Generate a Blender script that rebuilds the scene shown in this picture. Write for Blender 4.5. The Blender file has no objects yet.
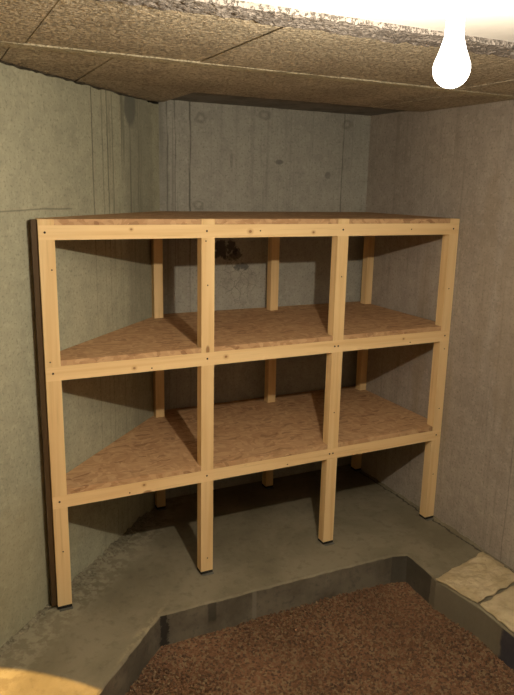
import bpy, bmesh, math, random
from mathutils import Vector, noise
random.seed(7)
C = bpy.context.scene.collection
R = math.radians
sc = bpy.context.scene

# ------------------------------------------------------------------ nodes
class NT:
    def __init__(s, name):
        s.m = bpy.data.materials.new(name); s.m.use_nodes = True
        s.t = s.m.node_tree; s.t.nodes.clear()
        s.out = s.t.nodes.new('ShaderNodeOutputMaterial')
    def n(s, kind, **kw):
        nd = s.t.nodes.new(kind)
        for k, v in kw.items(): setattr(nd, k, v)
        return nd
    def put(s, sock, v):
        if isinstance(v, bpy.types.NodeSocket): s.t.links.new(v, sock)
        elif isinstance(v, (tuple, list)) and len(v) == 3 and sock.type == 'RGBA': sock.default_value = (*v, 1)
        else: sock.default_value = v
    def math(s, op, a, b=0.0, c=None, clamp=False):
        nd = s.n('ShaderNodeMath', operation=op, use_clamp=clamp)
        s.put(nd.inputs[0], a); s.put(nd.inputs[1], b)
        if c is not None: s.put(nd.inputs[2], c)
        return nd.outputs[0]
    def rng(s, v, a, b, c=0.0, d=1.0, smooth=True):
        nd = s.n('ShaderNodeMapRange', interpolation_type='SMOOTHSTEP' if smooth else 'LINEAR')
        for i, x in enumerate((v, a, b, c, d)): s.put(nd.inputs[i], x)
        return nd.outputs[0]
    def mix(s, f, a, b, mode='MIX'):
        nd = s.n('ShaderNodeMix', data_type='RGBA', blend_type=mode)
        s.put(nd.inputs[0], f); s.put(nd.inputs[6], a); s.put(nd.inputs[7], b)
        return nd.outputs[2]
    def coord(s): return s.n('ShaderNodeTexCoord').outputs['Object']
    def mapping(s, v, sc=(1, 1, 1), loc=(0, 0, 0)):
        nd = s.n('ShaderNodeMapping'); s.put(nd.inputs[0], v)
        nd.inputs['Scale'].default_value = sc
        if isinstance(loc, bpy.types.NodeSocket): s.put(nd.inputs['Location'], loc)
        else: nd.inputs['Location'].default_value = loc
        return nd.outputs[0]
    def noise(s, v, scale, detail=3, rough=.55, dist=0.0):
        nd = s.n('ShaderNodeTexNoise'); s.put(nd.inputs['Vector'], v)
        nd.inputs['Scale'].default_value = scale; nd.inputs['Detail'].default_value = detail
        nd.inputs['Roughness'].default_value = rough; nd.inputs['Distortion'].default_value = dist
        return nd.outputs[0]
    def voro(s, v, scale, feature='F1', out=0):
        nd = s.n('ShaderNodeTexVoronoi', feature=feature); s.put(nd.inputs['Vector'], v)
        nd.inputs['Scale'].default_value = scale
        return nd.outputs[out]
    def sep(s, v):
        nd = s.n('ShaderNodeSeparateXYZ'); s.put(nd.inputs[0], v); return nd.outputs
    def fin(s, col, rough=.9, h=None, bump=.3, dist=.01, spec=.25):
        b = s.n('ShaderNodeBsdfPrincipled'); s.put(b.inputs['Base Color'], col)
        s.put(b.inputs['Roughness'], rough); b.inputs['Specular IOR Level'].default_value = spec
        if h is not None:
            bp = s.n('ShaderNodeBump'); s.put(bp.inputs['Height'], h)
            bp.inputs['Strength'].default_value = bump; bp.inputs['Distance'].default_value = dist
            s.t.links.new(bp.outputs[0], b.inputs['Normal'])
        s.t.links.new(b.outputs[0], s.out.inputs[0]); return s.m

def concrete_wall(name, ca, cb, seams=(), streaks=(), stains_tones=(), rings=(), cracks=(), hlines=(), fade=None):
    t = NT(name); co = t.coord(); x, y, z = t.sep(co)
    n1 = t.noise(co, 2.2, 4); n2 = t.noise(co, 14, 4, .6); n3 = t.noise(co, 90, 2, .6)
    col = t.mix(t.rng(n1, .3, .7), ca, cb)
    n4 = t.noise(co, 38, 3, .7)
    col = t.mix(t.rng(n2, .35, .75, 0, .45), col, tuple(c*.68 for c in ca))
    col = t.mix(t.rng(n4, .5, .68, 0, .35), col, tuple(c*1.25 for c in cb))
    col = t.mix(t.rng(n3, .52, .7, 0, .5), col, tuple(c*.5 for c in ca))
    h = t.math('ADD', t.math('MULTIPLY', n2, .5), t.math('MULTIPLY', n3, .35))
    vs = t.noise(t.mapping(co, (34, 34, .9)), 1, 4, .65, .15)
    for (u0, u1, amt) in streaks:
        m = t.math('MULTIPLY', t.rng(x, u0-.05, u0+.03), t.rng(x, u1-.03, u1+.05, 1, 0))
        s_ = t.math('MULTIPLY', m, t.rng(vs, .5, .66, 0, amt))
        if fade: s_ = t.math('MULTIPLY', s_, t.rng(z, *fade, .3, 1))
        col = t.mix(s_, col, tuple(c*.42 for c in ca))
        h = t.math('SUBTRACT', h, t.math('MULTIPLY', s_, .6))
    wob = t.math('MULTIPLY', t.math('SUBTRACT', t.noise(t.mapping(co, (2, 2, 5)), 1, 3), .5), .02)
    for (u, w, st) in seams:
        d = t.math('ABSOLUTE', t.math('SUBTRACT', t.math('ADD', x, wob), u))
        m = t.math('MULTIPLY', t.rng(d, 0, w, st, 0), t.rng(t.noise(t.mapping(co, (3, 3, 7)), 1, 4), .3, .55, .45, 1))
        if fade: m = t.math('MULTIPLY', m, t.rng(z, *fade, .3, 1))
        col = t.mix(m, col, tuple(c*.18 for c in ca))
        h = t.math('SUBTRACT', h, t.math('MULTIPLY', m, .5))
    for (v, u1, st) in hlines:
        d = t.math('ABSOLUTE', t.math('SUBTRACT', t.math('ADD', z, wob), v))
        m = t.math('MULTIPLY', t.rng(d, 0, .005, st, 0), t.rng(x, u1-.05, u1, 1, 0))
        col = t.mix(m, col, tuple(c*.3 for c in ca))
    def ell(u, v, ru, rv, warp):
        nn = t.math('MULTIPLY', t.math('SUBTRACT', t.noise(co, 17 if warp > 2 else 9, 5, .65), .5), warp)
        a = t.math('DIVIDE', t.math('SUBTRACT', x, u), ru); b = t.math('DIVIDE', t.math('SUBTRACT', z, v), rv)
        r = t.math('SQRT', t.math('ADD', t.math('MULTIPLY', a, a), t.math('MULTIPLY', b, b)))
        return t.math('ADD', r, nn)
    for (u, v, ru, rv, amt, c, warp) in stains_tones:
        col = t.mix(t.rng(ell(u, v, ru, rv, warp), .7, 1.15, amt, 0), col, c)
    for (u, v, r) in rings:
        e = ell(u, v, r, r*.8, 2.4)
        m = t.rng(t.math('ABSOLUTE', t.math('SUBTRACT', e, .75)), 0, .5, .38, 0)
        col = t.mix(m, col, tuple(c*.3 for c in ca)); h = t.math('SUBTRACT', h, m)
    for (u, v, ru, rv) in cracks:
        m0 = t.rng(ell(u, v, ru, rv, 1.2), .5, 1.1, 1, 0)
        wn = t.n('ShaderNodeTexNoise'); t.put(wn.inputs['Vector'], co); wn.inputs['Scale'].default_value = 14
        wa = t.n('ShaderNodeVectorMath', operation='MULTIPLY_ADD'); t.put(wa.inputs[0], wn.outputs[1]); wa.inputs[1].default_value = (.05, .05, .05); t.put(wa.inputs[2], co)
        line = t.rng(t.voro(wa.outputs[0], 24, 'DISTANCE_TO_EDGE'), 0, .05, 1, 0)
        blot = t.rng(t.noise(co, 26, 3, .6), .5, .6)
        m = t.math('MULTIPLY', m0, t.math('MAXIMUM', t.math('MULTIPLY', line, .4), t.math('MULTIPLY', blot, .12)))
        col = t.mix(m, col, (.03, .028, .03))
    return t.fin(col, .92, h, .35, .006)

def pine(name, axis, tint=(1, 1, 1), knots=()):
    t = NT(name); co = t.coord()
    oi = t.n('ShaderNodeObjectInfo'); off = t.n('ShaderNodeCombineXYZ')
    for i in range(3): t.put(off.inputs[i], t.math('MULTIPLY', oi.outputs['Random'], 7.3+3*i))
    s1 = [22, 22, 22]; s1[axis] = 1.1; s2 = [110, 110, 110]; s2[axis] = 3
    g = t.noise(t.mapping(co, s1, off.outputs[0]), 1, 3, .5, .9)
    f = t.noise(t.mapping(co, s2, off.outputs[0]), 1, 3, .6)
    A = tuple(a*b for a, b in zip((.80, .59, .32), tint)); B = tuple(a*b for a, b in zip((.64, .41, .18), tint))
    col = t.mix(t.rng(g, .35, .8, 0, .7), A, B)
    col = t.mix(t.rng(f, .55, .75, 0, .25), col, tuple(c*.6 for c in B))
    sk = [9, 9, 9]; sk[axis] = 4
    k = t.voro(t.mapping(co, sk, off.outputs[0]), 1)
    col = t.mix(t.rng(k, .05, .10, .8, 0), col, (.25, .11, .04))
    X = t.sep(co)
    for (kx, kz, kr) in knots:
        a = t.math('SUBTRACT', X[0], kx); b = t.math('MULTIPLY', t.math('SUBTRACT', X[2], kz), 1.2)
        d = t.math('SQRT', t.math('ADD', t.math('MULTIPLY', a, a), t.math('MULTIPLY', b, b)))
        col = t.mix(t.rng(d, kr*.9, kr*2.6, .45, 0), col, (.50, .27, .10))
        col = t.mix(t.rng(d, kr*.6, kr*1.1, .8, 0), col, (.27, .12, .05))
    return t.fin(col, .62, t.math('ADD', f, t.math('MULTIPLY', g, .3)), .15, .002)

def osb(name):
    t = NT(name); co = t.coord()
    w = t.noise(co, 6, 2); cw = t.n('ShaderNodeVectorMath', operation='ADD')
    t.put(cw.inputs[0], co)
    sw = t.n('ShaderNodeVectorMath', operation='SCALE'); nd = t.n('ShaderNodeTexNoise'); t.put(nd.inputs['Vector'], co); nd.inputs['Scale'].default_value = 7
    t.put(sw.inputs[0], nd.outputs[1]); sw.inputs['Scale'].default_value = .12; t.put(cw.inputs[1], sw.outputs[0])
    a = t.voro(t.mapping(cw.outputs[0], (16, 85, 60)), 1, 'F1', 1)
    b = t.voro(t.mapping(cw.outputs[0], (60, 30, 60), (3.3, 1.7, 0)), 1, 'F1', 1)
    sa = t.sep(a); sb = t.sep(b)
    col = t.mix(sa[0], (.58, .375, .205), (.44, .26, .135))
    col = t.mix(t.rng(sb[1], .55, .6, 0, .75), col, t.mix(sb[0], (.62, .41, .235), (.39, .22, .11)))
    col = t.mix(t.rng(sa[2], .9, .93, 0, .5), col, (.2, .10, .05))
    h = t.math('ADD', sa[0], t.math('MULTIPLY', sb[0], .7))
    return t.fin(col, .7, h, .2, .002)

def plain(name, col, rough=.6, metal=0.0, amt=.25, scale=30):
    t = NT(name); co = t.coord(); n = t.noise(co, scale, 3)
    m = t.fin(t.mix(t.rng(n, .35, .7, 0, 1), col, tuple(c*(1-amt) for c in col)), rough, n, .1, .002)
    [x for x in m.node_tree.nodes if x.type == 'BSDF_PRINCIPLED'][0].inputs['Metallic'].default_value = metal
    return m

# ------------------------------------------------------------------ mesh helpers
def obj(name, bm, mats, parent=None, loc=(0, 0, 0), rotz=0, smooth=False):
    me = bpy.data.meshes.new(name); bmesh.ops.recalc_face_normals(bm, faces=bm.faces); bm.to_mesh(me); bm.free()
    for m in (mats if isinstance(mats, (list, tuple)) else [mats]): me.materials.append(m)
    if smooth:
        for p in me.polygons: p.use_smooth = True
    o = bpy.data.objects.new(name, me); C.objects.link(o)
    o.location = loc; o.rotation_euler = (0, 0, rotz)
    if parent: o.parent = parent
    return o
def struct(o): o['kind'] = 'structure'; return o
def tag(o, label, cat, group=None):
    o['label'] = label; o['category'] = cat
    if group: o['group'] = group
    return o
def box(bm, x0, x1, y0, y1, z0, z1, mi=0):
    vs = [bm.verts.new((x, y, z)) for x in (x0, x1) for y in (y0, y1) for z in (z0, z1)]
    for f in ((0, 1, 3, 2), (4, 6, 7, 5), (0, 4, 5, 1), (2, 3, 7, 6), (0, 2, 6, 4), (1, 5, 7, 3)):
        bm.faces.new([vs[i] for i in f]).material_index = mi
def bevel(bm, w=.0015, seg=2):
    es = [e for e in bm.edges if len(e.link_faces) == 2 and e.calc_face_angle(0) > .6]
    bmesh.ops.bevel(bm, geom=es, offset=w, segments=seg, affect='EDGES', profile=.5)
def prism(bm, pts, axis, a, b, mi=0):
    """extrude a closed 2-D outline along axis (0: pts are y,z; 2: pts are x,y)"""
    def P(p, v): return (v, p[0], p[1]) if axis == 0 else (p[0], p[1], v)
    lo = [bm.verts.new(P(p, a)) for p in pts]; hi = [bm.verts.new(P(p, b)) for p in pts]
    n = len(pts)
    f = [bm.faces.new(lo[::-1]), bm.faces.new(hi)]
    for i in range(n): f.append(bm.faces.new((lo[i], lo[(i+1) % n], hi[(i+1) % n], hi[i])))
    for q in f: q.material_index = mi

# ------------------------------------------------------------------ materials
M_left = concrete_wall('poured_concrete_left', (.36, .36, .27), (.43, .42, .31),
    seams=[(.455, .006, .8), (.53, .005, .6), (.569, .006, .8), (.61, .004, .5), (.83, .006, .5), (-.75, .006, .6)],
    streaks=[(.60, .95, .85)],
    stains_tones=[(.76, 1.98, .055, .09, .8, (.12, .125, .11), .6), (.84, 1.4, .14, 1.2, .35, (.17, .17, .14), .8), (-.1, .25, .35, .3, .3, (.30, .27, .16), 1.2)],  # tall middle entry: darker tone beside the back corner
    hlines=[(1.555, .32, .6)], fade=(1.2, 1.6))
M_back = concrete_wall('poured_concrete_back', (.35, .34, .30), (.41, .40, .35),
    seams=[(.73, .006, .7), (.77, .005, .6), (.847, .007, .8), (1.732, .006, .6)],
    streaks=[(.66, .84, .5), (.9, 1.9, .22)], fade=(1.1, 1.6),
    rings=[(.905, 1.975, .030), (.889, 1.555, .028), (1.253, 2.005, .032), (1.75, 1.99, .03)],
    stains_tones=[(.70, 1.3, .05, .9, .35, (.16, .16, .14), .5), (1.02, 1.335, .075, .045, .8, (.03, .03, .04), 4.6), (1.10, 1.30, .05, .025, .7, (.04, .04, .05), 4.5),  # tall first entry: darker tone at the left corner
            (1.13, 1.25, .05, .02, .7, (.05, .05, .055), 3.6), (1.34, 1.78, .025, .012, .6, (.1, .1, .1), 1.5),
            (1.64, 1.72, .018, .02, .5, (.1, .1, .1), 1.5), (1.07, 1.78, .008, .04, .4, (.12, .12, .12), 1.0)],
    cracks=[(1.12, 1.17, .13, .16)])
M_right = concrete_wall('poured_concrete_right', (.32, .28, .245), (.40, .355, .31),
    seams=[(1.22, .005, .4)], streaks=[(.2, 1.3, .22)],
    stains_tones=[(.55, .9, .05, .5, .25, (.25, .19, .12), 1.2), (.75, .6, .06, .35, .25, (.26, .2, .13), 1.2), (1.15, 1.2, .12, .6, .25, (.26, .2, .13), 2.0), (.95, 1.3, .06, .5, .2, (.26, .2, .13), 1.5)])
M_plainwall = concrete_wall('poured_concrete_far', (.09, .085, .07), (.12, .115, .095))

def ledge_top():
    t = NT('footing_concrete'); co = t.coord(); x, y, z = t.sep(co)
    n1 = t.noise(co, 2.6, 5, .6, .4); n2 = t.noise(co, 22, 4, .65); n3 = t.noise(co, 120, 2)
    col = t.mix(t.rng(n1, .35, .65), (.165, .145, .098), (.235, .208, .147))
    col = t.mix(t.rng(n2, .5, .7, 0, .4), col, (.105, .088, .06))
    # pale mortar smears along the foot of the left wall and a scraped edge by the pit corner
    u = t.math('SUBTRACT', y, x)
    band = t.math('MULTIPLY', t.rng(u, -.22, -.06, 0, 1), t.rng(n2, .42, .6))
    col = t.mix(t.math('MULTIPLY', band, .75), col, (.33, .305, .22))
    d = t.math('ADD', t.math('ABSOLUTE', t.math('SUBTRACT', u, -.535)), t.math('MULTIPLY', t.math('ABSOLUTE', t.math('ADD', y, .27)), .25))
    col = t.mix(t.math('MULTIPLY', t.rng(d, .01, .05, 1, 0), t.rng(n2, .4, .55)), col, (.30, .26, .17))
    ck = t.math('ADD', x, t.math('MULTIPLY', t.math('SUBTRACT', n2, .5), .05))
    col = t.mix(t.rng(t.math('ABSOLUTE', t.math('SUBTRACT', ck, 1.882)), .002, .007, .8, 0), col, (.03, .025, .02))
    h = t.math('ADD', n2, t.math('MULTIPLY', n3, .3))
    return t.fin(col, .9, h, .45, .008)
def pit_face():
    t = NT('damp_footing_side'); co = t.coord(); x, y, z = t.sep(co)
    n1 = t.noise(co, 5, 4, .6); n2 = t.noise(co, 35, 4, .65)
    col = t.mix(t.rng(n1, .35, .65), (.105, .092, .068), (.18, .158, .12))
    col = t.mix(t.rng(n2, .5, .7, 0, .45), col, (.06, .055, .05))
    cor = t.math('MULTIPLY', t.rng(x, 1.47, 1.475), t.rng(t.math('ADD', y, t.math('MULTIPLY', n1, .08)), -.385, -.375))
    col = t.mix(t.math('MULTIPLY', cor, .6), col, (.045, .042, .036))
    # dark square block mark and seams in the back face
    def bar(x0, x1, amt):
        return t.math('MULTIPLY', t.math('MULTIPLY', t.rng(x, x0-.004, x0+.004), t.rng(x, x1-.004, x1+.004, amt, 0)), t.rng(y, -.3, -.28))
    col = t.mix(t.math('MULTIPLY', bar(.56, .595, .6), t.rng(z, -.11, -.08)), col, (.03, .028, .025))
    col = t.mix(bar(.76, .78, .5), col, (.25, .23, .19))
    hole = t.math('ADD', t.math('ABSOLUTE', t.math('SUBTRACT', x, .372)), t.math('MULTIPLY', t.math('SUBTRACT', n2, .5), .07))
    col = t.mix(t.math('MULTIPLY', t.rng(hole, .012, .022, .85, 0), t.rng(y, -.24, -.22)), col, (.02, .018, .016))
    # right-hand face: tar-dark at the corner and far end, paler concrete between
    onr = t.rng(x, 1.47, 1.49)
    pale = t.math('MULTIPLY', t.math('MULTIPLY', t.rng(t.math('ADD', y, t.math('MULTIPLY', n1, .08)), -.385, -.375, 1, 0), t.rng(t.math('ADD', y, t.math('MULTIPLY', n1, .1)), -.785, -.765)), onr)
    col = t.mix(t.math('MULTIPLY', pale, .8), col, (.17, .15, .11))
    drk = t.math('MULTIPLY', t.rng(t.math('ADD', y, t.math('MULTIPLY', n1, .1)), -.785, -.765, 1, 0), onr)
    col = t.mix(t.math('MULTIPLY', drk, .8), col, (.03, .03, .05))
    return t.fin(col, .85, t.math('ADD', n1, n2), .5, .01)
def gravel_mat():
    t = NT('pea_gravel'); co = t.coord()
    c = t.sep(t.voro(co, 105, 'F1', 1)); n = t.noise(co, 3, 3)
    col = t.mix(c[0], (.125, .062, .032), (.235, .13, .075))
    col = t.mix(t.rng(c[1], .7, .78, 0, .8), col, (.25, .18, .105))
    col = t.mix(t.rng(c[2], .78, .84, 0, .8), col, (.06, .036, .025))
    col = t.mix(t.rng(n, .4, .7, 0, .3), col, (.13, .07, .038))
    return t.fin(col, .75, t.noise(co, 200, 2), .2, .002)
def panel_mat(name, a, b, bump=1.0):
    t = NT(name); co = t.coord()
    n0 = t.noise(co, 3, 3); n = t.noise(co, 85, 3, .7); v = t.noise(co, 45, 2, .5, 1.5)
    col = t.mix(t.rng(n0, .35, .65), a, b)
    pit_ = t.rng(n, .50, .60)
    col = t.mix(t.math('MULTIPLY', pit_, .55), col, tuple(c*.42 for c in a))
    col = t.mix(t.rng(v, .58, .66, 0, .35), col, tuple(min(1, c*1.35) for c in b))
    return t.fin(col, .95, t.math('SUBTRACT', v, pit_), bump, .008)

M_top, M_face, M_gravel = ledge_top(), pit_face(), gravel_mat()
M_panel = panel_mat('wood_wool_panel', (.42, .36, .27), (.53, .46, .35))
M_rough = panel_mat('crumbled_concrete_edge', (.20, .175, .16), (.28, .25, .23))
M_strip = panel_mat('plaster_joint', (.38, .34, .24), (.46, .41, .30), .6)
M_slab = plain('raw_ceiling_slab', (.23, .22, .20), .95, 0, .3, 12)
M_white = plain('white_ceiling_plaster', (.72, .71, .70), .9, 0, .05, 20)
M_post = pine('pine_upright', 2); M_rail = pine('pine_rail', 0, (1.04, 1.04, 1.05), ((.815, 1.478, .008), (1.108, 1.472, .006), (.715, .972, .007), (.33, 1.49, .005), (.33, .962, .006), (.36, .47, .006), (1.62, .975, .005)))
M_osb = osb('oriented_strand_board')
M_screw = plain('dark_screw', (.05, .035, .03), .5, .6)
M_pad = plain('black_rubber', (.018, .018, .018), .8)
M_shim = plain('grey_shim', (.14, .14, .125), .6)

# ------------------------------------------------------------------ the room
OFF = .075                      # left wall: y = x + OFF
YB, XR, YF = .765, 1.903, -3.2  # back wall, right wall, wall behind the viewer
CX = YB-OFF
def wall(name, p0, p1, mat, top=2.06, jit=0.0):
    """upright slab whose inner face runs p0 -> p1 (room on its right-hand side, slab thickness outward)"""
    p0, p1 = Vector(p0), Vector(p1); L = (p1-p0).length; a = math.atan2(p1.y-p0.y, p1.x-p0.x)
    bm = bmesh.new(); n = max(2, int(L/.02)) if jit else 1
    front = [bm.verts.new((L*i/n, 0, -.2)) for i in range(n+1)]
    tops = [bm.verts.new((L*i/n, 0, top + (jit*(noise.noise((i*.35, 1.3, 0))+.8*noise.noise((i*.9, 5, 0))) if jit else 0))) for i in range(n+1)]
    bt = [bm.verts.new((L*i/n, .15, v.co.z)) for i, v in enumerate(tops)]
    bb = [bm.verts.new((L*i/n, .15, -.2)) for i in range(n+1)]
    for i in range(n):
        for A, B in ((front, tops), (tops, bt), (bt, bb), (bb, front)):
            bm.faces.new((A[i], A[i+1], B[i+1], B[i]))
    bm.faces.new((front[0], tops[0], bt[0], bb[0])); bm.faces.new((front[-1], bb[-1], bt[-1], tops[-1]))
    return struct(obj(name, bm, mat, None, (p0.x, p0.y, 0), a))
XL0 = YF-OFF
# local x of the left wall is measured from the point (-.0425, .0425)
def left_wall():
    o = wall('wall_left', (XL0, YF), (CX, YB), M_left, 2.019, .006)
    sh = (Vector((-.0425, -.0425+OFF))-Vector((XL0, YF))).length
    for v in o.data.vertices: v.co.x -= sh
    o.location = (-.0425, -.0425+OFF, 0)
left_wall()
def back_wall():
    o = wall('wall_back', (CX, YB), (XR, YB), M_back, 2.07, .002)
    for v in o.data.vertices: v.co.x += CX
    o.location = (0, YB, 0)
back_wall()
wall('wall_right', (XR, YB), (XR, YF), M_right, 2.045)
wall('wall_front', (XR, YF), (XL0, YF), M_plainwall, 2.045)

# floor: raised concrete footing round a gravel-filled pit
def resample(pts, step, jit, seed):
    out = []
    for i in range(len(pts)-1):
        a, b = Vector(pts[i]), Vector(pts[i+1]); n = max(1, int((b-a).length/step))
        d = (b-a).normalized(); nn = Vector((-d.y, d.x))
        for k in range(n):
            q = a.lerp(b, k/n)
            j = jit*(noise.noise((q.x*14+seed, q.y*14, 0))+.6*noise.noise((q.x*45, q.y*45, seed)))
            out.append(q + nn*j)
    out.append(Vector(pts[-1])); return out
RIM = [(1.53, YF), (1.54, -.90), (1.556, -.69), (1.528, -.456), (1.543, -.236), (1.475, -.214), (1.14, -.206), (.358, -.198), (.022, -.532), (-1.7, -2.25), (-2.3, YF)]
rim = resample(RIM, .02, .006, 3)
def ledge():
    bm = bmesh.new()
    ch = []
    for i, q in enumerate(rim):
        a = rim[max(0, i-1)]; b = rim[min(len(rim)-1, i+1)]; d = (b-a).normalized()
        ch.append(q + Vector((d.y, -d.x))*.006)      # towards the footing (outside the pit)
    outer = [(-3.285, YF), (CX, YB), (XR, YB), (XR, YF)]
    tv = [bm.verts.new((q.x, q.y, 0)) for q in ch]
    ov = [bm.verts.new((x, y, 0)) for x, y in outer]
    f = bm.faces.new(tv + ov); f.material_index = 0
    bmesh.ops.triangulate(bm, faces=[f])
    for ff in bm.faces: ff.material_index = 0
    r1 = [bm.verts.new((q.x, q.y, -.006+.002*noise.noise((q.x*30, q.y*30, 2)))) for q in rim]
    r2 = [bm.verts.new((q.x+.004*noise.noise((q.x*12, q.y*12, 9)), q.y+.004*noise.noise((q.x*12, q.y*12, 4)), -.20)) for q in rim]
    for i in range(len(rim)-1):
        bm.faces.new((tv[i], tv[i+1], r1[i+1], r1[i])).material_index = 0
        bm.faces.new((r1[i], r1[i+1], r2[i+1], r2[i])).material_index = 1
    ob = [bm.verts.new((x, y, -.2)) for x, y in outer]
    for i in range(3): bm.faces.new((ov[i], ov[i+1], ob[i+1], ob[i])).material_index = 1
    return struct(obj('floor', bm, [M_top, M_face]))
ledge()
bm = bmesh.new(); box(bm, -2.4, 1.6, YF, -.15, -.20, -.142)
struct(obj('floor_pit', bm, M_gravel))

def in_pit(x, y):
    c = False; P = rim
    for i in range(len(P)):
        a = P[i]; b = P[i-1]
        if (a.y > y) != (b.y > y) and x < (b.x-a.x)*(y-a.y)/(b.y-a.y)+a.x: c = not c
    return c
def gravel():
    t = (1+5**.5)/2
    iv = [Vector(v).normalized() for v in ((-1,t,0),(1,t,0),(-1,-t,0),(1,-t,0),(0,-1,t),(0,1,t),(0,-1,-t),(0,1,-t),(t,0,-1),(t,0,1),(-t,0,-1),(-t,0,1))]
    fi = ((0,11,5),(0,5,1),(0,1,7),(0,7,10),(0,10,11),(1,5,9),(5,11,4),(11,10,2),(10,7,6),(7,1,8),(3,9,4),(3,4,2),(3,2,6),(3,6,8),(3,8,9),(4,9,5),(2,4,11),(6,2,10),(8,6,7),(9,8,1))
    V, F = [], []; rnd = random.Random(5); st = .0105
    y = -1.75
    while y < -.2:
        x = -1.2
        while x < 1.56:
            px, py = x+rnd.uniform(-.4, .4)*st, y+rnd.uniform(-.4, .4)*st
            if in_pit(px, py):
                r = rnd.uniform(.0045, .0075); zc = -.142+.3*r+.012*(noise.noise((px*3, py*3, 0)))+rnd.uniform(0, .003)
                zc = max(zc, -.144)
                a = rnd.uniform(0, 6.28); ca, sa = math.cos(a), math.sin(a); sx, sy, sz = rnd.uniform(.8, 1.3), rnd.uniform(.7, 1.1), rnd.uniform(.55, .9)
                b0 = len(V)
                for v in iv:
                    vx, vy = v.x*r*sx, v.y*r*sy
                    V.append((px+ca*vx-sa*vy, py+sa*vx+ca*vy, zc+v.z*r*sz))
                F.extend((a1+b0, b1+b0, c1+b0) for a1, b1, c1 in fi)
            x += st
        y += st
    me = bpy.data.meshes.new('gravel'); me.from_pydata(V, [], F); me.materials.append(M_gravel)
    for p in me.polygons: p.use_smooth = True
    o = bpy.data.objects.new('gravel', me); C.objects.link(o)
    tag(o, 'reddish brown gravel filling the sunken pit in front of the shelves', 'gravel'); o['kind'] = 'stuff'
gravel()

# ceiling: slab, two rows of rough panels, joints, crumbled edge, white plaster nearer the viewer
def ceiling():
    bm = bmesh.new()
    box(bm, -3.5, XR+.15, YF-.15, YB+.15, 2.075, 2.2, 1)
    box(bm, -3.5, XR+.15, YF-.15, -1.03, 2.034, 2.076, 2)
    g = .0025
    def panel(x0, x1, y0, y1, z):
        q = bmesh.new(); box(q, x0+g, x1-g, y0+g, y1-g, z, 2.073)
        bevel(q, .004, 1)
        me = bpy.data.meshes.new('t'); q.to_mesh(me); q.free(); bm.from_mesh(me); bpy.data.meshes.remove(me)
    xs = [-.99, -.69, -.39, -.09, .21]
    for i in range(4): panel(xs[i], xs[i+1], -.30, .62 if i > 1 else .5, 2.027+.001*(i % 2))
    panel(.21, .70, -.30, .72, 2.027)
    for i, (a, b) in enumerate(((.70, 1.08), (1.08, 1.6), (1.6, XR))): panel(a, b, -.30, .33, 2.028+.001*(i % 2))
    xs = [-1.62, -1.10, -.58, -.06, .46, .98, 1.50, XR]
    for i in range(7): panel(xs[i], xs[i+1], -.93, -.35, 2.025+.002*(i % 2))
    return struct(obj('ceiling', bm, [M_panel, M_slab, M_white]))
ceiling()
def rough_strip(name, x0, x1, y0, y1, z0, mat, amp, step=.012, z1=2.072):
    bm = bmesh.new(); nx = int((x1-x0)/step); ny = max(2, int((y1-y0)/step)); G = []
    for i in range(nx+1):
        row = []
        for j in range(ny+1):
            x = x0+(x1-x0)*i/nx; y = y0+(y1-y0)*j/ny
            if j in (0, ny): y += amp*.9*noise.noise((x*18, j*3.1, 0))
            z = z0+amp*(noise.noise((x*22, y*22, 1))+.6*noise.noise((x*60, y*60, 3)))
            row.append(bm.verts.new((x, y, z)))
        G.append(row)
    for i in range(nx):
        for j in range(ny): bm.faces.new((G[i][j], G[i+1][j], G[i+1][j+1], G[i][j+1]))
    loop = [G[i][0] for i in range(nx+1)]+[G[nx][j] for j in range(1, ny+1)]+[G[i][ny] for i in range(nx-1, -1, -1)]+[G[0][j] for j in range(ny-1, 0, -1)]
    up = [bm.verts.new((v.co.x, v.co.y, z1)) for v in loop]
    for i in range(len(loop)): bm.faces.new((loop[i], loop[i-1], up[i-1], up[i]))
    bm.faces.new(up)
    return struct(obj(name, bm, mat))
rough_strip('trim_1', -1.3, XR, -.352, -.292, 2.0225, M_strip, .0016)
rough_strip('trim_2', -2.0, XR, -1.035, -.925, 2.022, M_rough, .006)
rough_strip('trim_3', .705, XR, .325, .764, 2.044, M_slab, .002)

def fillet(name, p0, p1, w, h, side, seed, mat):
    # rough mortar left in the angle between footing and wall; side = unit vector into the room
    bm = bmesh.new(); p0, p1, side = Vector(p0), Vector(p1), Vector(side); n = int((p1-p0).length/.008); K = 7; G = []
    for i in range(n+1):
        q = p0.lerp(p1, i/n); e = .5+.9*abs(noise.noise((i*.06, seed, 0)))+.5*noise.noise((i*.3, seed, 2)); e = max(.12, e)
        row = []
        for k in range(K+1):
            a = k/K; off = w*e*(1-a); z = h*e*a**1.8
            j = .004*noise.noise((i*.5, k*.9, seed))*(1 if 0 < k < K else 0)
            x, y = q.x+side.x*(max(.0005, off+j)), q.y+side.y*(max(.0005, off+j))
            row.append(bm.verts.new((x, y, max(.0004, z+j))))
        G.append(row)
    for i in range(n):
        for k in range(K): bm.faces.new((G[i][k], G[i+1][k], G[i+1][k+1], G[i][k+1]))
        bm.faces.new((G[i][0], G[i][K], G[i+1][K], G[i+1][0]))
    bm.faces.new(G[0]); bm.faces.new(G[-1][::-1])
    return struct(obj(name, bm, mat))
M_mortar = panel_mat('mortar_residue', (.22, .20, .14), (.32, .29, .21), .8)
h2 = .70711
fillet('trim_4', (-.9, -.9+OFF), (-.035, -.035+OFF), .035, .02, (h2, -h2), 1, M_mortar)
fillet('trim_5', (.07, .07+OFF), (.56, .56+OFF), .075, .022, (h2, -h2), 5, M_mortar)
fillet('trim_6', (XR, .60), (XR, -.34), .02, .012, (-1, 0), 9, M_top)

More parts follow.
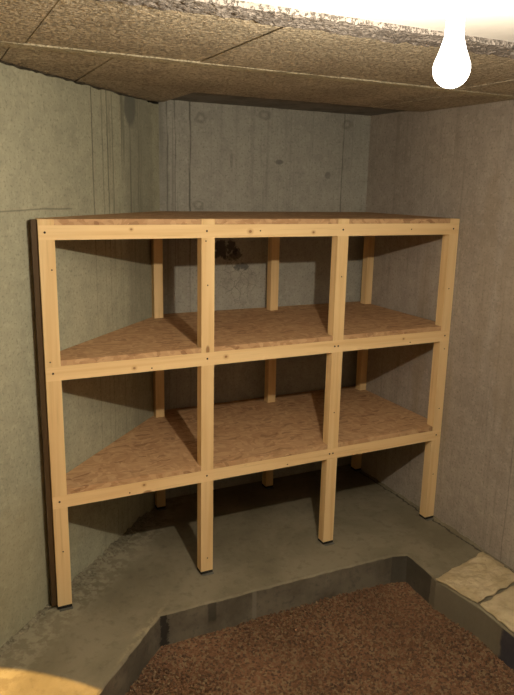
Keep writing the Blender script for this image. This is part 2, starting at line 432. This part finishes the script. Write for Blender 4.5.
# ------------------------------------------------------------------ corner shelf
H = 1.527
unit = bpy.data.objects.new('corner_shelf', None); C.objects.link(unit)
tag(unit, 'unpainted pine and strand board shelf unit with three tiers built across the basement corner', 'shelf')
Z0 = .014                                   # underside of the timber (pads below)
LV = [(.435, .486, .508), (.943, .997, 1.018), (1.455, 1.506, H)]     # rail bottom, rail top, board top
FX = [(0, .055), (.607, .662), (1.229, 1.284), (1.843, 1.898)]
PD, RD = .045, .022
def screw(x, y, z, parent, r=.0042):
    bm = bmesh.new(); n = 12
    c = [bm.verts.new((x+r*math.cos(6.283*k/n), y, z+r*math.sin(6.283*k/n))) for k in range(n)]
    d = [bm.verts.new((x+r*.8*math.cos(6.283*k/n), y-.0012, z+r*.8*math.sin(6.283*k/n))) for k in range(n)]
    e = [bm.verts.new((x+r*.25*math.cos(6.283*k/n), y-.0004, z+r*.25*math.sin(6.283*k/n))) for k in range(n)]
    for k in range(n):
        bm.faces.new((c[k], c[(k+1) % n], d[(k+1) % n], d[k])); bm.faces.new((d[k], d[(k+1) % n], e[(k+1) % n], e[k]))
    bm.faces.new(e); bm.faces.new(c[::-1])
    obj('screw', bm, M_screw, parent)
def foot(x0, x1, y0, y1, parent):
    bm = bmesh.new(); box(bm, x0-.001, x1-.001, y0-.002, y1, .0035, Z0); bevel(bm, .001, 1); p = obj('rubber_pad', bm, M_pad, parent)
    bm = bmesh.new(); box(bm, x0+.004, x1+.0005, y0-.014, y1+.001, 0.0003, .0035); bevel(bm, .001, 1); obj('floor_shim', bm, M_shim, parent)
posts = []
for i, (x0, x1) in enumerate(FX):
    pts = [(PD, Z0), (PD, H), (0, H)]
    for (a, b, _) in LV[::-1]: pts += [(0, b), (RD, b), (RD, a), (0, a)]
    pts += [(0, Z0)]
    bm = bmesh.new(); prism(bm, pts, 0, x0, x1); bevel(bm, .0012, 1)
    p = obj('post', bm, M_post, unit); posts.append(p)
    foot(x0, x1, 0, PD, p)
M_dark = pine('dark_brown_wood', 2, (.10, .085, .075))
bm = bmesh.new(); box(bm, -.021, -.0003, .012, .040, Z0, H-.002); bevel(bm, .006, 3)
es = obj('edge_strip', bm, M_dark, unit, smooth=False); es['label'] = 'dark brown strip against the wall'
BP = [(.622, .667), (1.256, 1.301), (1.859, 1.9015)]
for (x0, x1) in BP:
    bm = bmesh.new(); box(bm, x0, x1, .658, .703, Z0, H-.021); bevel(bm, .0012, 1)
    p = obj('post', bm, M_post, unit); foot(x0, x1, .658, .703, p)
for k, (a, b, t) in enumerate(LV):
    bm = bmesh.new(); box(bm, 0, 1.898, 0, RD, a, b); bevel(bm, .0015, 1)
    rl = obj('rail', bm, M_rail, unit)
    for i, (x0, x1) in enumerate(FX):
        screw(x0+(.022 if k == 2 else .026)+(.004 if i == 2 else 0), 0, (a+b)/2+.001, rl)
        if i == 2 and k < 2: screw(x0+.012, 0, (a+b)/2+.001, rl)
    for x in ((.30, 1.02) if k == 0 else (.40, 1.66) if k == 1 else (.86, 1.62)): screw(x, 0, a+.012 if k != 2 else (a+b)/2, rl, .003)
    # board: notched round the front posts, cut along the slanting left wall
    e = .0006
    out = [(FX[0][1]+e, 0.001), (FX[1][0]-e, .001), (FX[1][0]-e, PD+e), (FX[1][1]+e, PD+e), (FX[1][1]+e, .001), (FX[2][0]-e, .001), (FX[2][0]-e, PD+e), (FX[2][1]+e, PD+e), (FX[2][1]+e, .001),
           (FX[3][0]-e, .001), (FX[3][0]-e, PD+e), (1.899, PD+e), (1.899, .756), (.678, .756), (.004, .072), (.004, PD+e), (FX[0][1]+e, PD+e)]
    bm = bmesh.new(); prism(bm, out, 2, b+.0003, t)
    obj('shelf_board', bm, M_osb, unit)
for (i, dx, z) in ((0, .018, .96+.055), (0, .04, 1.35), (1, .018, 1.443), (1, .026, 1.27), (1, .03, .075), (2, .03, 1.28), (2, .026, .66), (3, .03, .905), (3, .025, 1.2), (3, .03, .60), (0, .03, .25), (3, .028, .25)):
    screw(FX[i][0]+dx, 0, z, posts[i], .003)

# ------------------------------------------------------------------ crumpled paper on the right-hand ledge
def paper(name, c00, c10, c11, c01, seed, th=.004, lift=.006):
    t = NT(name+'_mat'+str(seed)); co = t.coord(); n = t.noise(co, 7, 4, .6, .6); n2 = t.noise(co, 40, 3)
    col = t.mix(t.rng(n, .35, .65), (.42, .335, .20), (.53, .44, .285)); col = t.mix(t.rng(n2, .55, .75, 0, .3), col, (.2, .15, .09))
    fold = t.math('ABSOLUTE', t.math('SUBTRACT', t.noise(t.mapping(co, (9, 22, 1)), 1, 3, .6, 1.2), .5))
    m = t.fin(col, .8, t.math('ADD', t.noise(co, 24, 4, .6, 1.0), t.math('MULTIPLY', t.rng(fold, 0, .09), .5)), .45, .008)
    bm = bmesh.new(); N = 44; A, B, D, E_ = [Vector(c) for c in (c00, c10, c11, c01)]; top, bot = [], []
    for i in range(N+1):
        rt, rb = [], []
        for j in range(N+1):
            u, v = i/N, j/N
            p = (A*(1-u)+B*u)*(1-v)+(E_*(1-u)+D*u)*v
            ed = min(u, v, 1-u, 1-v)
            k = .007*max(0, 1-ed*12)
            p = p+Vector((noise.noise((u*7, v*7, seed))*k*1.6, noise.noise((u*7, v*7, seed+5))*k*1.6))
            f = abs(noise.noise((p.x*9, p.y*14, seed)))*.030+abs(noise.noise((p.x*28+3, p.y*28, seed)))*.007
            z = lift+f*min(1, .35+ed*6)
            rt.append(bm.verts.new((p.x, p.y, z))); rb.append(bm.verts.new((p.x, p.y, max(.0008, z-th) if ed > 0 else max(.0008, z-th))))
        top.append(rt); bot.append(rb)
    for i in range(N):
        for j in range(N):
            bm.faces.new((top[i][j], top[i+1][j], top[i+1][j+1], top[i][j+1])); bm.faces.new((bot[i][j], bot[i][j+1], bot[i+1][j+1], bot[i+1][j]))
    for G in ([(i, 0) for i in range(N+1)], [(i, N) for i in range(N+1)], [(0, j) for j in range(N+1)], [(N, j) for j in range(N+1)]):
        for (a, b), (c, d) in zip(G, G[1:]): bm.faces.new((top[a][b], top[c][d], bot[c][d], bot[a][b]))
    return obj('paper_sack', bm, m, smooth=True)
a = paper('sack', (1.524, -.455), (1.88, -.372), (1.872, -.605), (1.561, -.668), 2)
tag(a, 'crumpled tan paper sack on the right ledge, the one nearer the shelves', 'paper sack')
b = paper('sack', (1.562, -.682), (1.875, -.618), (1.88, -1.02), (1.548, -.98), 8)
tag(b, 'crumpled tan paper sack on the right ledge, cut by the right edge of the photo', 'paper sack')

# ------------------------------------------------------------------ lamp
LX, LY, LZ = .46, -1.51, 1.852
def lathe(bm, prof, n=32, cx=0, cy=0):
    rings = [[bm.verts.new((cx+r*math.cos(6.2832*k/n), cy+r*math.sin(6.2832*k/n), z)) for k in range(n)] for r, z in prof]
    for a_, b_ in zip(rings, rings[1:]):
        for k in range(n): bm.faces.new((a_[k], a_[(k+1) % n], b_[(k+1) % n], b_[k]))
    bm.faces.new(rings[0]); bm.faces.new(rings[-1][::-1])
lamp = bpy.data.objects.new('ceiling_bulb', None); C.objects.link(lamp); lamp.location = (LX, LY, 2.034)
tag(lamp, 'glaring bare light bulb hanging in a white holder from the ceiling at upper right', 'light bulb')
M_cer = plain('white_ceramic', (.8, .8, .78), .3, 0, .03)
bm = bmesh.new(); lathe(bm, [(.001, -.024), (.02, -.024), (.045, -.016), (.05, -.004), (.05, -.0002), (.001, -.0002)]); obj('ceiling_rose', bm, M_cer, lamp, smooth=True)
bm = bmesh.new(); lathe(bm, [(.012, -.098), (.021, -.098), (.023, -.08), (.023, -.055), (.016, -.035), (.012, -.0235), (.001, -.0235)]); obj('bulb_holder', bm, M_cer, lamp, smooth=True)
t = NT('glowing_bulb'); tr = t.n('ShaderNodeBsdfTransparent'); em = t.n('ShaderNodeEmission'); ad = t.n('ShaderNodeAddShader')
em.inputs[0].default_value = (1, .93, .78, 1); em.inputs[1].default_value = 5
t.t.links.new(tr.outputs[0], ad.inputs[0]); t.t.links.new(em.outputs[0], ad.inputs[1]); t.t.links.new(ad.outputs[0], t.out.inputs[0])
pr_ = [(.001, -.215)]+[(.031*math.sin(a), -.184-.031*math.cos(a)) for a in [x*.2 for x in range(1, 11)]]+[(.022, -.155), (.016, -.135), (.014, -.099), (.001, -.099)]
bm = bmesh.new(); lathe(bm, pr_); obj('bulb_glass', bm, t.m, lamp, smooth=True)
L = bpy.data.lights.new('bulb_light', 'POINT'); L.energy = 61; L.shadow_soft_size = .012; L.color = (1, .87, .66)
lo = bpy.data.objects.new('bulb_light', L); C.objects.link(lo); lo.parent = lamp; lo.location = (0, 0, LZ-2.034)
# warm downlight near the entrance: its cone ends in a sharp edge on the ledge at lower left
S = bpy.data.lights.new('entrance_light', 'SPOT'); S.energy = 620; S.color = (1, .56, .15); S.spot_size = 2*math.atan(1.2/1.97); S.spot_blend = .004; S.shadow_soft_size = .01
so = bpy.data.objects.new('entrance_light', S); C.objects.link(so); so.location = (-.87, -1.275, 1.97)

w = bpy.data.worlds.new('world'); sc.world = w; w.use_nodes = True
w.node_tree.nodes['Background'].inputs[0].default_value = (.0, .0, .0, 1); w.node_tree.nodes['Background'].inputs[1].default_value = .3

cam = bpy.data.cameras.new('camera'); co_ = bpy.data.objects.new('camera', cam); C.objects.link(co_); sc.camera = co_
cam.sensor_fit = 'VERTICAL'; cam.sensor_height = 24; cam.lens = 673.8*24/695; cam.clip_start = .02
yaw, pitch, roll = .46065125, -.23321981, .02144011
f = Vector((math.sin(yaw)*math.cos(pitch), math.cos(yaw)*math.cos(pitch), math.sin(pitch)))
r = Vector((math.cos(yaw), -math.sin(yaw), 0)); u = r.cross(f)
r2 = math.cos(roll)*r+math.sin(roll)*u; u2 = -math.sin(roll)*r+math.cos(roll)*u
from mathutils import Matrix
m = Matrix((r2, u2, -f)).transposed().to_4x4(); m.translation = (-.36189, -2.45384, 1.64956); co_.matrix_world = m
vs = sc.view_settings; vs.view_transform = 'Standard'; vs.look = 'None'; vs.gamma = 1; vs.use_curve_mapping = False; vs.exposure = 0
